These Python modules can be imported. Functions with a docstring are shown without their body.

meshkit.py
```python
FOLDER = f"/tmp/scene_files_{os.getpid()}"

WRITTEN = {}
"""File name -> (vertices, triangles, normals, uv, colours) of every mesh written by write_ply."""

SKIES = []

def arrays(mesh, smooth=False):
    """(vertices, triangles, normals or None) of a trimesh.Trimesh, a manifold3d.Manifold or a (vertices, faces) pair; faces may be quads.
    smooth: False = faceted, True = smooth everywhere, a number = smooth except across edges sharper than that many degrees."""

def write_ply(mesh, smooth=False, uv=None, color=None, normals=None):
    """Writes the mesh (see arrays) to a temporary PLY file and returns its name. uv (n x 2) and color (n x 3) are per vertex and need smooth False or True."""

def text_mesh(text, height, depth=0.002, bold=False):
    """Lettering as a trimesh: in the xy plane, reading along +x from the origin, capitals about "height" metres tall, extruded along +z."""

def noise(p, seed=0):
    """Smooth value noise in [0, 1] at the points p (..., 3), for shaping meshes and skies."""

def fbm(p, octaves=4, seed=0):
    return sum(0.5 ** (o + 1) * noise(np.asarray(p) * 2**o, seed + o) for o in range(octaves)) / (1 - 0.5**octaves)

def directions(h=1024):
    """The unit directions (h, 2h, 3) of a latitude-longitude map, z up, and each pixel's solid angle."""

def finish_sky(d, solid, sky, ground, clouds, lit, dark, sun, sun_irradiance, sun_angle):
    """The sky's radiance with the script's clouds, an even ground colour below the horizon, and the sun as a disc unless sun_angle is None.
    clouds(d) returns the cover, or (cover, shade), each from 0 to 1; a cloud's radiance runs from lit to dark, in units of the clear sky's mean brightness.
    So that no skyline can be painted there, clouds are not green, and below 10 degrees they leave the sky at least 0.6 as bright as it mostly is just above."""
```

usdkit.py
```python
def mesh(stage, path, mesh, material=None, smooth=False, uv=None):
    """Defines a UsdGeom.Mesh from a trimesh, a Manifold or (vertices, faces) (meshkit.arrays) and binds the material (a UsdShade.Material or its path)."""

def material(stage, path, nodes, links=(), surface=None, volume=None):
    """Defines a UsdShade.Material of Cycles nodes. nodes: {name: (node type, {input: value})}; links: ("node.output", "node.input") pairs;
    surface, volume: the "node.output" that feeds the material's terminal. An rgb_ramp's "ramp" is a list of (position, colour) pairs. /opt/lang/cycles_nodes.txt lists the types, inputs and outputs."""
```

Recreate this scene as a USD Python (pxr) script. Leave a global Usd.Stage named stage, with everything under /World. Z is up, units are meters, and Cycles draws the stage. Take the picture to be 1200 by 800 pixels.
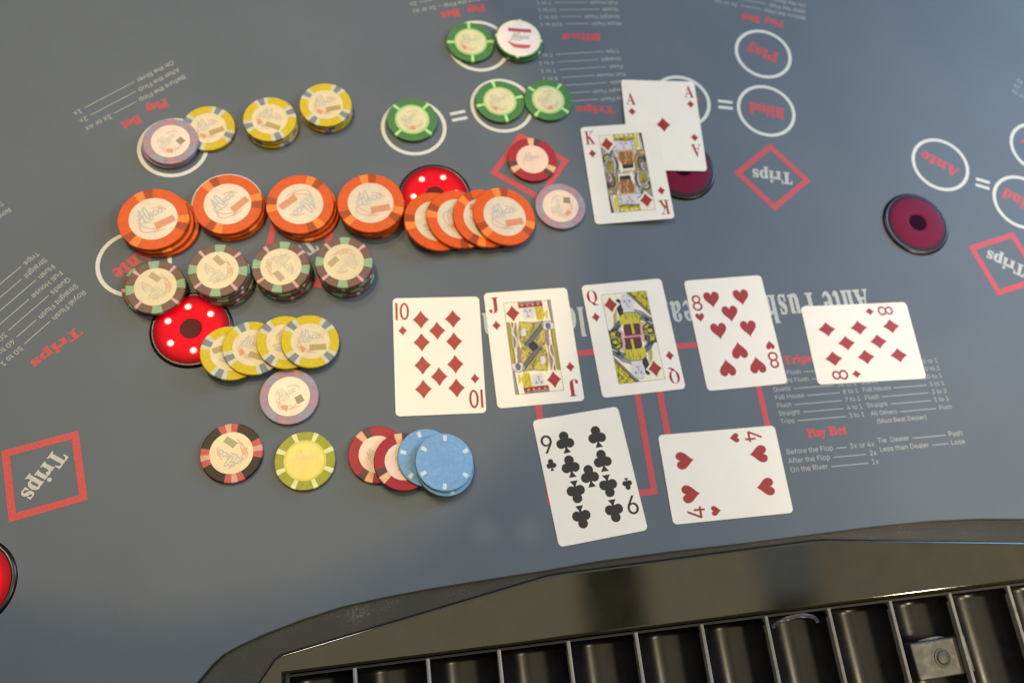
import math, random, json
import numpy as np, trimesh, usdkit, meshkit
from pxr import Usd, UsdGeom, UsdLux, UsdShade, Gf, Sdf
from shapely.geometry import Polygon, Point, box, LineString, MultiPolygon
from shapely import affinity
from shapely.ops import unary_union

random.seed(7)
rng = np.random.default_rng(7)
stage = Usd.Stage.CreateInMemory()
UsdGeom.SetStageUpAxis(stage, UsdGeom.Tokens.z)
UsdGeom.SetStageMetersPerUnit(stage, 1.0)
world = UsdGeom.Xform.Define(stage, '/World')
stage.SetDefaultPrim(world.GetPrim())
UsdGeom.Scope.Define(stage, '/World/Looks')
MM = 0.001                                   # all lengths below are millimetres on the table

# ------------------------------------------------------------------ camera
cam = UsdGeom.Camera.Define(stage, '/World/camera')
cam.CreateHorizontalApertureAttr(36.0)
cam.CreateFocalLengthAttr(36.0 * 959.28 / 1200)
cam.CreateClippingRangeAttr(Gf.Vec2f(0.02, 50))
right, up, back = (0.9864, -0.1143, 0.1180), (0.0679, 0.9377, 0.3408), (-0.1496, -0.3282, 0.9327)
eye = (-0.0896, -0.1967, 0.5588)
cam.AddTransformOp().Set(Gf.Matrix4d(*right, 0, *up, 0, *back, 0, *eye, 1))
cam.CreateExposureAttr(0.0)
cam.CreateFStopAttr(5.0)                      # the photograph is a little soft all over
cam.CreateFocusDistanceAttr(0.495)


# ------------------------------------------------------------------ lamps
def aim(prim, loc, target):
    loc, target = np.array(loc, float), np.array(target, float)
    b = loc - target
    b /= np.linalg.norm(b)
    r = np.cross((0, 1, 0) if abs(b[1]) < 0.95 else (1, 0, 0), b)
    r /= np.linalg.norm(r)
    u = np.cross(b, r)
    UsdGeom.Xformable(prim).AddTransformOp().Set(Gf.Matrix4d(*r, 0, *u, 0, *b, 0, *loc, 1))


def rect_lamp(name, loc, target, w, h, colour, intensity):
    l = UsdLux.RectLight.Define(stage, '/World/' + name)
    l.CreateWidthAttr(w); l.CreateHeightAttr(h)
    l.CreateColorAttr(Gf.Vec3f(*colour)); l.CreateIntensityAttr(intensity)
    aim(l, loc, target)
    return l


WARM, PALE = (1.0, 0.85, 0.53), (0.95, 0.95, 0.95)
# lit ceiling bays over the table: a warm row over the tray, paler rows beyond it, gaps and a dim bluish panel added to shape the reflection in the rim
for k, (x0, x1, y0, y1, col, e) in enumerate([(-1.9, 0.43, -0.75, 0.12, WARM, 1.55), (0.62, 0.99, -0.75, 0.12, WARM, 1.55),
                                              (0.99, 1.17, -0.20, 0.12, (0.8, 0.88, 1.0), 0.8), (1.17, 2.0, -0.75, 0.12, (1.0, 0.86, 0.58), 1.2),
                                              (-1.9, 2.0, 0.14, 1.6, PALE, 1.12)]):
    c = ((x0 + x1) / 2, (y0 + y1) / 2, 1.95)
    rect_lamp('ceiling_lamp_%03d' % k if k else 'ceiling_lamp', c, (c[0], c[1], 0), x1 - x0, y1 - y0, col, e)
# a smaller, brighter lamp beyond the table: the shadows fall towards the dealer
rect_lamp('far_lamp', (-0.55, 1.05, 1.75), (0, 0.1, 0), 0.22, 0.22, (1.0, 0.9, 0.74), 56)
# a large bluish screen to the right
rect_lamp('screen_lamp', (1.9, 0.9, 0.95), (0.3, 0.1, 0), 1.0, 0.7, (0.36, 0.64, 1.0), 17)


def added_spot(name, loc, target, colour, intensity, angle, soft):
    l = UsdLux.SphereLight.Define(stage, '/World/' + name)
    l.CreateRadiusAttr(0.02)
    l.CreateColorAttr(Gf.Vec3f(*colour)); l.CreateIntensityAttr(intensity)
    sh = UsdLux.ShapingAPI.Apply(l.GetPrim())
    sh.CreateShapingConeAngleAttr(angle); sh.CreateShapingConeSoftnessAttr(soft)
    aim(l, loc, target)


# added warm spots: the first one's cone edge suggests a shadow on the felt, the second is fill at the right end of the tray
added_spot('added_spot', (-0.45, 0.50, 1.75), (-0.225, 0.135, 0), (1.0, 0.68, 0.22), 3900, 9.1, 0.03)
added_spot('added_spot_001', (0.62, -1.0, 1.35), (0.52, -0.15, 0), (1.0, 0.76, 0.46), 6500, 14, 1.0)
# an added warm lamp, placed for the highlight streaks in the tray tubes
rect_lamp('streak_lamp', (1.5, -0.66, 1.9), (1.5, -0.66, 0), 0.10, 0.38, (1.0, 0.84, 0.55), 190)


# ------------------------------------------------------------------ materials
def lin(c):
    c = np.array(c, float) / 255
    return np.where(c < 0.04045, c / 12.92, ((c + 0.055) / 1.055) ** 2.4)


LOOK = {}


def look(name, srgb, rough=0.5, vary=0.06, scale=900, bump=0.0, coat=0.0, metallic=0.0, veil=0.022, spec=0.5):
    """A plain procedural material: base colour with fine noise, optional relief."""
    if name in LOOK:
        return LOOK[name]
    c = lin(srgb)
    c = np.clip(np.maximum(c * 0.94 - veil, c * 0.35), 0, 0.9)
    nodes = {'co': ('texture_coordinate', {}), 'n': ('noise_texture', {'scale': scale, 'detail': 3.0, 'roughness': 0.6}),
             'r': ('rgb_ramp', {'ramp': [(0.3, tuple(c * (1 - vary))), (0.7, tuple(np.clip(c * (1 + vary), 0, 1)))]}),
             'p': ('principled_bsdf', {'roughness': rough, 'metallic': metallic, 'coat_weight': coat, 'coat_roughness': 0.15, 'specular_ior_level': spec})}
    links = [('co.object', 'n.vector'), ('n.fac', 'r.fac'), ('r.color', 'p.base_color')]
    if bump:
        nodes['b'] = ('bump', {'strength': bump, 'distance': 0.0002})
        links += [('n.fac', 'b.height'), ('b.normal', 'p.normal')]
    LOOK[name] = usdkit.material(stage, '/World/Looks/' + name, nodes, links, surface='p.BSDF')
    return LOOK[name]


def felt_look():
    c = np.array((0.084, 0.105, 0.140))
    nodes = {'g': ('geometry', {}),
             'fine': ('noise_texture', {'scale': 1500.0, 'detail': 3.0, 'roughness': 0.7}),
             'wide': ('noise_texture', {'scale': 9.0, 'detail': 4.0, 'roughness': 0.55}),
             'rf': ('rgb_ramp', {'ramp': [(0.25, tuple(c * 0.86)), (0.75, tuple(c * 1.16))]}),
             'rw': ('rgb_ramp', {'ramp': [(0.28, (0.90, 0.905, 0.92)), (0.72, (1.07, 1.065, 1.05))]}),
             'm': ('mix', {'mix_type': 'multiply', 'fac': 1.0}),
             'b': ('bump', {'strength': 0.35, 'distance': 0.00015}),
             'p': ('principled_bsdf', {'roughness': 0.62, 'specular_ior_level': 0.42, 'sheen_weight': 0.06, 'sheen_roughness': 0.5})}
    links = []
    for k, (x, y, r) in enumerate([(-0.0335, -0.1335, 0.016), (-0.0045, -0.1365, 0.015)]):      # two paler marks by the tray
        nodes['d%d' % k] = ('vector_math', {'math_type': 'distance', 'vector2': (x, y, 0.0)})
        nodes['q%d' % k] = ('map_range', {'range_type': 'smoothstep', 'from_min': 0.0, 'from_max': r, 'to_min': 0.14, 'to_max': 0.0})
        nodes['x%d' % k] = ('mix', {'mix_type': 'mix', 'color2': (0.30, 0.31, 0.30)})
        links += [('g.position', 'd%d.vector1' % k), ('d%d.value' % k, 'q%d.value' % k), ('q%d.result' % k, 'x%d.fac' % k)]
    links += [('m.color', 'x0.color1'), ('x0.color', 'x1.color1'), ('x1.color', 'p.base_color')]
    LOOK['felt'] = usdkit.material(stage, '/World/Looks/felt', nodes,
        [('g.position', 'fine.vector'), ('g.position', 'wide.vector'), ('fine.fac', 'rf.fac'), ('wide.fac', 'rw.fac'),
         ('rf.color', 'm.color1'), ('rw.color', 'm.color2'), ('fine.fac', 'b.height'), ('b.normal', 'p.normal')] + links, surface='p.BSDF')
    return LOOK['felt']


def speckle_look():
    nodes = {'g': ('geometry', {}),
             'v': ('noise_texture', {'scale': 620.0, 'detail': 4.0, 'roughness': 0.75}),
             'w': ('noise_texture', {'scale': 38.0, 'detail': 3.0}),
             'add': ('math', {'math_type': 'multiply'}),
             'r': ('rgb_ramp', {'ramp': [(0.20, (0.004, 0.006, 0.012)), (0.34, (0.009, 0.012, 0.018)), (0.50, (0.10, 0.10, 0.10))]}),
             'b': ('bump', {'strength': 0.35, 'distance': 0.0004}),
             'p': ('principled_bsdf', {'roughness': 0.3})}
    LOOK['speckle'] = usdkit.material(stage, '/World/Looks/speckled_edge', nodes,
        [('g.position', 'v.vector'), ('g.position', 'w.vector'), ('v.fac', 'add.value1'), ('w.fac', 'add.value2'), ('add.value', 'r.fac'),
         ('r.color', 'p.base_color'), ('v.fac', 'b.height'), ('b.normal', 'p.normal')], surface='p.BSDF')
    return LOOK['speckle']


def plastic_look(name, base, rough, scale=60, smear=0.08, spec=0.5):
    nodes = {'g': ('geometry', {}), 'n': ('noise_texture', {'scale': scale, 'detail': 5.0, 'roughness': 0.65}),
             'r': ('map_range', {'from_min': 0.3, 'from_max': 0.7, 'to_min': rough - smear, 'to_max': rough + smear}),
             'c': ('rgb_ramp', {'ramp': [(0.3, tuple(np.array(base) * 0.8)), (0.75, tuple(np.array(base) * 1.3))]}),
             'f': ('noise_texture', {'scale': 1400.0, 'detail': 2.0}),
             'b': ('bump', {'strength': 0.12, 'distance': 0.0001}),
             'p': ('principled_bsdf', {'specular_ior_level': spec})}
    LOOK[name] = usdkit.material(stage, '/World/Looks/' + name, nodes,
        [('g.position', 'n.vector'), ('g.position', 'f.vector'), ('n.fac', 'r.value'), ('r.result', 'p.roughness'), ('n.fac', 'c.fac'), ('c.color', 'p.base_color'),
         ('f.fac', 'b.height'), ('b.normal', 'p.normal')], surface='p.BSDF')
    return LOOK[name]


def dome_look():
    """Translucent red dome lit from below: brightest over the ring of small lamps, dim towards the rim."""
    nodes = {'t': ('texture_coordinate', {}), 'f': ('mapping', {'scale': (1, 1, 0)}), 'd': ('vector_math', {'math_type': 'length'}),
             'o': ('map_range', {'range_type': 'smoothstep', 'from_min': 0.0165, 'from_max': 0.0255, 'to_min': 0.80, 'to_max': 0.14}),
             'n': ('noise_texture', {'scale': 90.0, 'detail': 2.0}), 'v': ('map_range', {'from_min': 0.3, 'from_max': 0.7, 'to_min': 0.85, 'to_max': 1.1}),
             'm': ('math', {'math_type': 'multiply'}),
             'p': ('principled_bsdf', {'base_color': (0.16, 0.001, 0.006), 'roughness': 0.6, 'emission_color': (1.0, 0.0, 0.010), 'specular_ior_level': 0.12})}
    LOOK['dome_lit'] = usdkit.material(stage, '/World/Looks/dome_lit', nodes,
        [('t.object', 'f.vector'), ('f.vector', 'd.vector1'), ('d.value', 'o.value'), ('t.object', 'n.vector'), ('n.fac', 'v.value'), ('o.result', 'm.value1'), ('v.result', 'm.value2'), ('m.value', 'p.emission_strength')], surface='p.BSDF')
    return LOOK['dome_lit']


def glow_look(name, base, emit, strength, rough=0.25):
    LOOK[name] = usdkit.material(stage, '/World/Looks/' + name,
        {'p': ('principled_bsdf', {'base_color': base, 'roughness': rough, 'emission_color': emit, 'emission_strength': strength, 'specular_ior_level': 0.2})}, [], surface='p.BSDF')
    return LOOK[name]


# ------------------------------------------------------------------ naming and shapes
USED = {}


def numbered(path):
    n = USED.get(path, -1) + 1
    USED[path] = n
    return path if n == 0 else '%s_%03d' % (path, n)


def tag(prim, label=None, cat=None, group=None, kind=None):
    p = prim.GetPrim() if hasattr(prim, 'GetPrim') else prim
    for k, v in (('label', label), ('category', cat), ('group', group), ('kind', kind)):
        if v:
            p.SetCustomDataByKey(k, v)
    return p


def place(prim, loc, rot=(0, 0, 0)):
    x = UsdGeom.Xformable(prim)
    x.AddTranslateOp().Set(Gf.Vec3d(*[v * MM for v in loc]))
    if any(rot):
        x.AddRotateZYXOp().Set(Gf.Vec3f(*rot))      # spin about z first, then the tilts


def thing(name, label, cat, loc=(0, 0, 0), rot=(0, 0, 0), group=None, kind=None):
    x = UsdGeom.Xform.Define(stage, numbered('/World/' + name))
    place(x, loc, rot)
    return tag(x, label, cat, group, kind)


def part(parent, name, mesh, m, smooth=False, label=None):
    """One mesh prim under a thing or a part; mesh in millimetres."""
    v, f = (mesh.vertices, mesh.faces) if isinstance(mesh, trimesh.Trimesh) else mesh
    g = usdkit.mesh(stage, numbered('%s/%s' % (parent.GetPath(), name)), trimesh.Trimesh(np.array(v) * MM, f, process=False), m, smooth)
    if label:
        tag(g, label)
    return g.GetPrim()


def copy(src, loc, rot, label, group=None, name=None):
    x = UsdGeom.Xform.Define(stage, numbered('/World/' + name))
    place(x, loc, rot)
    x.GetPrim().GetReferences().AddInternalReference(src.GetPath())
    x.GetPrim().SetInstanceable(True)
    return tag(x, label, src.GetCustomDataByKey('category'), group)


def polys(g):
    if g.is_empty:
        return []
    return [p for p in getattr(g, 'geoms', [g]) if p.geom_type == 'Polygon' and p.area > 1e-4]


def slab(g, z0, z1):
    """A flat shape extruded from z0 to z1."""
    ms = []
    for p in polys(g):
        m = trimesh.creation.extrude_polygon(p, z1 - z0, engine='earcut')
        m.apply_translation((0, 0, z0))
        ms.append(m)
    return trimesh.util.concatenate(ms)


def sheet(g, z):
    """A flat shape as a single upward sheet, for print."""
    vs, fs, n = [], [], 0
    for p in polys(g):
        v, f = trimesh.creation.triangulate_polygon(p, engine='earcut')
        v, f = np.asarray(v), np.asarray(f)
        a = np.cross(v[f[:, 1]] - v[f[:, 0]], v[f[:, 2]] - v[f[:, 0]])
        f = np.where((a < 0)[:, None], f[:, ::-1], f)
        vs.append(np.c_[v, np.full(len(v), z)]); fs.append(f + n); n += len(v)
    return np.vstack(vs), np.vstack(fs)


def lathe(profile, n=64, a0=0.0, a1=2 * math.pi):
    """Revolves (radius, z) points about z; a full turn or a sector."""
    full = abs(a1 - a0 - 2 * math.pi) < 1e-6
    k = n if full else n + 1
    a = a0 + (a1 - a0) * np.arange(k) / n
    pr = np.array(profile, float)
    v = np.stack([pr[None, :, 0] * np.cos(a)[:, None], pr[None, :, 0] * np.sin(a)[:, None], np.broadcast_to(pr[None, :, 1], (k, len(pr)))], -1).reshape(-1, 3)
    f, m = [], len(pr)
    for i in range(n):
        j = (i + 1) % k
        for q in range(m - 1):
            f += [[i * m + q, j * m + q, j * m + q + 1], [i * m + q, j * m + q + 1, i * m + q + 1]]
    t = trimesh.Trimesh(v, np.array(f)[:, ::-1], process=False)
    t.merge_vertices(); t.update_faces(t.nondegenerate_faces())
    return t


GLYPHS = json.loads(r'''{"sA":[104,[[[[-2,0],[-2,4],[4,5],[8,9],[13,19],[48,109],[53,111],[91,20],[97,8],[106,4],[106,0],[55,0],[55,4],[67,8],[67,15],[59,31],[24,31],[18,16],[18,9],[21,5],[30,4],[30,0]],[[28,39],[57,38],[43,74],[40,72]]]]],"sB":[105,[[[[4,0],[4,5],[15,7],[18,16],[18,92],[16,100],[13,103],[4,104],[4,108],[63,108],[86,101],[93,93],[94,77],[86,65],[72,59],[87,53],[98,42],[100,28],[95,14],[82,4],[66,0]],[[44,13],[46,7],[57,6],[64,8],[70,16],[72,27],[71,41],[68,48],[59,54],[43,55]],[[43,61],[57,61],[67,71],[67,92],[60,102],[48,103],[44,100]]]]],"sD":[118,[[[[4,104],[4,108],[63,108],[81,104],[94,97],[104,86],[111,67],[111,41],[102,18],[91,8],[72,1],[5,0],[5,5],[14,6],[18,16],[18,91],[17,98],[13,103]],[[43,15],[45,8],[49,6],[58,6],[69,10],[76,17],[83,39],[83,70],[79,86],[69,99],[58,103],[46,102],[43,94]]]]],"sP":[100,[[[[4,0],[4,4],[13,5],[16,8],[18,15],[18,93],[15,101],[4,103],[4,108],[64,108],[77,106],[87,101],[93,95],[97,86],[97,71],[92,61],[85,55],[73,50],[43,49],[44,10],[49,5],[58,4],[58,0]],[[43,56],[59,56],[66,61],[69,68],[70,81],[67,95],[57,102],[48,102],[44,100]]]]],"sT":[101,[[[[3,75],[3,108],[98,108],[97,75],[94,75],[92,86],[85,97],[75,102],[63,102],[63,13],[66,6],[78,4],[78,0],[22,0],[22,4],[33,6],[37,14],[37,103],[25,102],[17,98],[9,87],[7,76]]]]],"sa":[82,[[[[5,22],[8,28],[19,37],[47,48],[47,65],[44,70],[38,72],[30,72],[25,69],[29,60],[29,53],[26,49],[21,47],[11,49],[8,54],[8,62],[16,72],[31,77],[47,77],[59,74],[66,68],[70,56],[70,12],[78,10],[75,4],[65,-1],[56,-1],[49,4],[47,9],[33,0],[18,-1],[7,6]],[[28,25],[29,14],[34,10],[39,10],[47,16],[47,42],[36,38],[31,33]]]]],"sd":[88,[[[[5,27],[6,52],[16,70],[30,77],[40,77],[53,70],[53,100],[50,104],[42,105],[42,109],[76,109],[76,14],[79,9],[84,8],[84,4],[53,-1],[52,8],[42,0],[28,-1],[15,6],[7,19]],[[28,48],[30,16],[35,9],[44,8],[52,15],[53,60],[45,68],[38,68],[31,62]]]]],"se":[72,[[[[5,28],[5,48],[8,58],[21,73],[32,77],[48,76],[57,71],[64,62],[67,41],[28,40],[30,23],[38,13],[50,11],[58,14],[64,21],[68,19],[65,13],[54,3],[43,-1],[31,-1],[22,2],[10,14]],[[32,70],[28,47],[48,47],[48,60],[44,71],[37,72]]]]],"sf":[51,[[[[4,0],[4,4],[10,5],[12,9],[12,65],[4,66],[4,74],[12,74],[14,95],[23,106],[35,110],[52,109],[61,102],[63,97],[62,89],[58,85],[49,85],[45,88],[46,105],[38,104],[35,97],[35,74],[48,74],[48,66],[35,65],[35,12],[37,6],[48,4],[48,0]]]]],"sh":[91,[[[[4,0],[4,4],[12,8],[12,100],[4,104],[4,108],[35,108],[35,64],[44,72],[56,76],[66,75],[75,68],[79,55],[79,9],[81,5],[87,4],[87,0],[48,0],[48,4],[54,5],[56,10],[56,57],[50,64],[41,62],[35,54],[35,10],[37,5],[43,4],[43,0]]]]],"si":[47,[[[[4,0],[4,4],[12,8],[12,66],[11,69],[5,70],[5,74],[35,74],[35,11],[37,5],[43,4],[43,0]]],[[[12,94],[13,104],[18,109],[27,110],[35,104],[36,95],[30,87],[18,87]]]]],"sl":[48,[[[[4,0],[4,4],[12,8],[12,100],[11,103],[5,104],[5,108],[35,108],[35,11],[37,5],[43,4],[43,0]]]]],"sn":[91,[[[[4,0],[4,4],[12,8],[12,65],[10,69],[4,70],[4,74],[35,74],[36,64],[42,71],[50,75],[61,76],[70,73],[75,68],[79,55],[79,9],[81,5],[87,4],[87,0],[48,0],[48,4],[54,5],[56,10],[56,57],[50,64],[41,62],[35,54],[35,10],[37,5],[43,4],[43,0]]]]],"sp":[88,[[[[4,-32],[4,-28],[10,-27],[12,-23],[12,66],[10,70],[5,71],[5,75],[34,75],[35,65],[40,72],[50,77],[60,77],[68,74],[77,65],[83,49],[83,29],[77,12],[70,4],[59,-1],[49,-1],[35,7],[36,-23],[39,-27],[47,-28],[47,-32]],[[36,57],[35,17],[41,9],[50,8],[57,14],[60,27],[58,60],[53,66],[45,67]]]]],"sr":[68,[[[[4,0],[4,4],[12,8],[12,66],[11,69],[5,70],[5,74],[35,74],[36,63],[45,73],[52,76],[60,76],[66,73],[69,60],[65,54],[56,53],[49,61],[44,62],[36,53],[36,9],[38,5],[47,4],[47,0]]]]],"ss":[69,[[[[8,26],[13,26],[17,14],[29,5],[41,6],[45,10],[46,16],[43,23],[21,34],[12,42],[9,48],[9,60],[12,67],[21,75],[38,77],[52,74],[58,77],[58,54],[54,54],[49,66],[42,71],[29,71],[25,65],[25,60],[30,54],[48,46],[59,36],[61,17],[57,8],[52,3],[42,-1],[31,-1],[18,3],[14,3],[12,-1],[8,-1]]]]],"st":[54,[[[[5,68],[5,73],[20,87],[30,102],[34,102],[34,75],[49,75],[49,68],[34,67],[35,13],[42,11],[49,19],[53,17],[48,7],[42,2],[35,-1],[24,-1],[14,5],[12,10],[12,67]]]]],"su":[89,[[[[3,71],[3,75],[34,75],[34,16],[37,11],[44,10],[54,17],[54,66],[52,70],[45,71],[45,75],[77,75],[77,15],[79,10],[86,9],[86,5],[72,4],[54,-1],[53,9],[45,2],[36,-1],[26,-1],[18,2],[11,16],[11,64],[8,70]]]]],"sy":[72,[[[[-2,-21],[3,-10],[12,-9],[18,-15],[18,-22],[22,-23],[28,-17],[33,-4],[32,4],[10,58],[5,68],[-1,70],[-1,74],[39,74],[39,70],[31,68],[31,62],[44,30],[57,65],[55,69],[48,70],[48,74],[71,74],[71,70],[66,68],[62,60],[39,-6],[29,-26],[21,-32],[9,-33],[0,-27]]]]],"sJ":[79,[[[[-1,3],[2,15],[7,18],[14,18],[22,11],[22,3],[18,-4],[21,-9],[31,-8],[35,0],[35,94],[31,102],[19,104],[19,109],[74,109],[75,104],[64,102],[61,95],[61,15],[55,-3],[42,-13],[20,-15],[7,-10],[2,-5]]]]],"sQ":[125,[[[[7,43],[7,65],[10,76],[17,89],[28,100],[40,107],[55,111],[77,110],[92,104],[107,91],[115,77],[119,49],[115,32],[107,18],[93,6],[80,1],[80,-2],[90,-15],[101,-19],[117,-17],[118,-22],[98,-27],[82,-27],[61,-20],[50,-10],[44,1],[33,5],[19,17],[11,30]],[[36,39],[39,22],[43,14],[51,6],[67,3],[74,5],[82,12],[90,37],[90,71],[83,94],[74,103],[66,106],[58,106],[51,104],[43,97],[35,71]]]]],"sK":[122,[[[[4,0],[4,4],[13,5],[18,14],[18,94],[13,103],[4,104],[4,108],[58,108],[58,104],[49,103],[44,98],[45,57],[77,88],[83,97],[83,101],[80,103],[69,104],[69,108],[116,108],[116,104],[103,102],[88,92],[65,67],[111,9],[116,5],[124,4],[124,0],[67,0],[67,4],[77,4],[79,11],[48,49],[44,47],[44,12],[47,6],[58,4],[58,0]]]]],"d0":[104,[[[[11,46],[11,69],[14,86],[19,99],[29,111],[45,118],[58,118],[70,114],[81,104],[91,79],[92,44],[87,23],[81,12],[73,4],[58,-2],[45,-2],[30,4],[17,21]],[[26,49],[30,26],[39,14],[46,11],[57,11],[70,20],[77,40],[78,68],[74,88],[64,102],[57,105],[46,105],[34,97],[27,80]]]]],"d1":[104,[[[[18,0],[18,13],[49,14],[49,103],[22,83],[20,83],[20,98],[45,117],[63,117],[63,14],[90,13],[90,0]]]]],"d4":[104,[[[[9,24],[9,37],[54,116],[56,118],[69,118],[70,116],[26,39],[64,38],[64,74],[78,74],[78,38],[94,38],[94,24],[78,24],[78,0],[64,0],[64,24]]]]],"d6":[104,[[[[15,30],[16,48],[26,70],[57,116],[73,117],[43,70],[65,70],[73,67],[83,58],[89,42],[89,29],[84,15],[74,4],[66,0],[59,-2],[41,-1],[29,5],[22,12]],[[29,39],[33,20],[39,14],[47,11],[58,11],[71,20],[75,32],[74,44],[70,52],[63,58],[47,60],[41,58],[33,51]]]]],"d8":[104,[[[[12,25],[12,36],[17,49],[25,57],[32,60],[22,68],[16,81],[17,96],[23,107],[32,114],[45,118],[63,117],[77,110],[86,97],[87,80],[82,69],[71,61],[80,56],[90,43],[92,25],[87,13],[71,1],[60,-2],[44,-2],[25,5],[15,16]],[[26,34],[29,20],[34,15],[45,11],[59,11],[68,14],[75,21],[77,35],[74,43],[65,51],[45,53],[35,49],[29,43]],[[30,88],[32,76],[37,70],[47,66],[56,66],[69,73],[73,82],[73,90],[69,99],[64,103],[46,105],[33,97]]]]],"d9":[104,[[[[15,74],[15,88],[20,102],[28,111],[42,118],[55,119],[70,115],[80,107],[87,95],[89,74],[85,60],[46,0],[30,1],[61,47],[43,45],[33,48],[22,57]],[[29,84],[31,69],[38,60],[48,56],[57,56],[66,60],[72,67],[75,78],[74,90],[64,103],[56,106],[47,106],[38,102],[33,96]]]]]}''')


def glyph(key):
    adv, ps = GLYPHS[key]
    return adv, unary_union([Polygon(r[0], r[1:]).buffer(0) for r in ps])


def serif(text, cap, squeeze=1.0, gap=0.0, space=40):
    """Slab-like serif lettering, capitals cap mm high, starting at the origin."""
    s, x, out = cap / 108.0, 0.0, []
    for ch in text:
        if ch == ' ':
            x += space
            continue
        adv, g = glyph('s' + ch)
        out.append(affinity.translate(g, x, 0)); x += adv + gap
    return affinity.scale(unary_union(out), s * squeeze, s, origin=(0, 0))


def inter(text, height, bold=False):
    """Small sans lettering as a flat outline (through the staged text helper)."""
    m = meshkit.text_mesh(text, height, 0.001, bold)
    v, f = np.array(m.vertices), np.array(m.faces)
    keep = np.all(v[f][:, :, 2] > 0.0009, axis=1)
    return v[:, :2], f[keep]


# ------------------------------------------------------------------ the table
def arc_pts(cx, cy, rx, ry, a0, a1, n=14):
    return [(cx + rx * math.cos(math.radians(a)), cy + ry * math.sin(math.radians(a))) for a in np.linspace(a0, a1, n)]


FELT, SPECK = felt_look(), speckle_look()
WHITE = look('white_print', (206, 208, 207), 0.6, 0.10, 700)
GREY = look('grey_print', (172, 176, 177), 0.6, 0.14, 700)
RED = look('red_print', (186, 74, 80), 0.6, 0.16, 700, veil=0.012)
table = thing('table_surface', None, None, kind='structure')
# the well that the chip tray sits in: a long opening with rounded ends
edge = [(-232, -330), (-228, -240), (-219, -206), (-210, -196.5), (-203, -191), (-192, -186.5), (-178, -182), (-155, -176), (-130, -171), (-104, -168.3), (-76, -166.2), (-36, -164.4),
        (4, -162.8), (40, -160.6), (90, -159.6), (143, -159.4), (201, -158.6), (241, -157.9), (287, -158.4), (325, -160.6), (361, -164.3), (392, -170), (417, -181), (432, -206), (440, -240), (446, -330)]
well = Polygon(edge + [(446, -700), (-232, -700)])
felt_shape = box(-900, -700, 1000, 800).difference(well)
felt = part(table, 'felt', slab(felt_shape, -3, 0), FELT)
part(table, 'well_edge', slab(well.intersection(box(-400, -420, 600, 0)).difference(box(-164, -420, 372, -200)), -9, -3.4), SPECK)
trim = LineString(edge).buffer(0.75).intersection(well)
part(table, 'felt_binding', slab(trim, -3.2, -0.25), look('binding', (26, 28, 34), 0.5))

Z1 = 0.10       # print lies just proud of the cloth


def mark(name, g, m, z=Z1):
    return part(felt, name, sheet(g, z), m)


def turned(g, deg, at):
    return affinity.translate(affinity.rotate(g, deg, origin=(0, 0)), at[0], at[1])


def ring(at, r=25.9, w=2.9):
    return Point(at).buffer(r, 48).difference(Point(at).buffer(r - w, 48))


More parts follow.
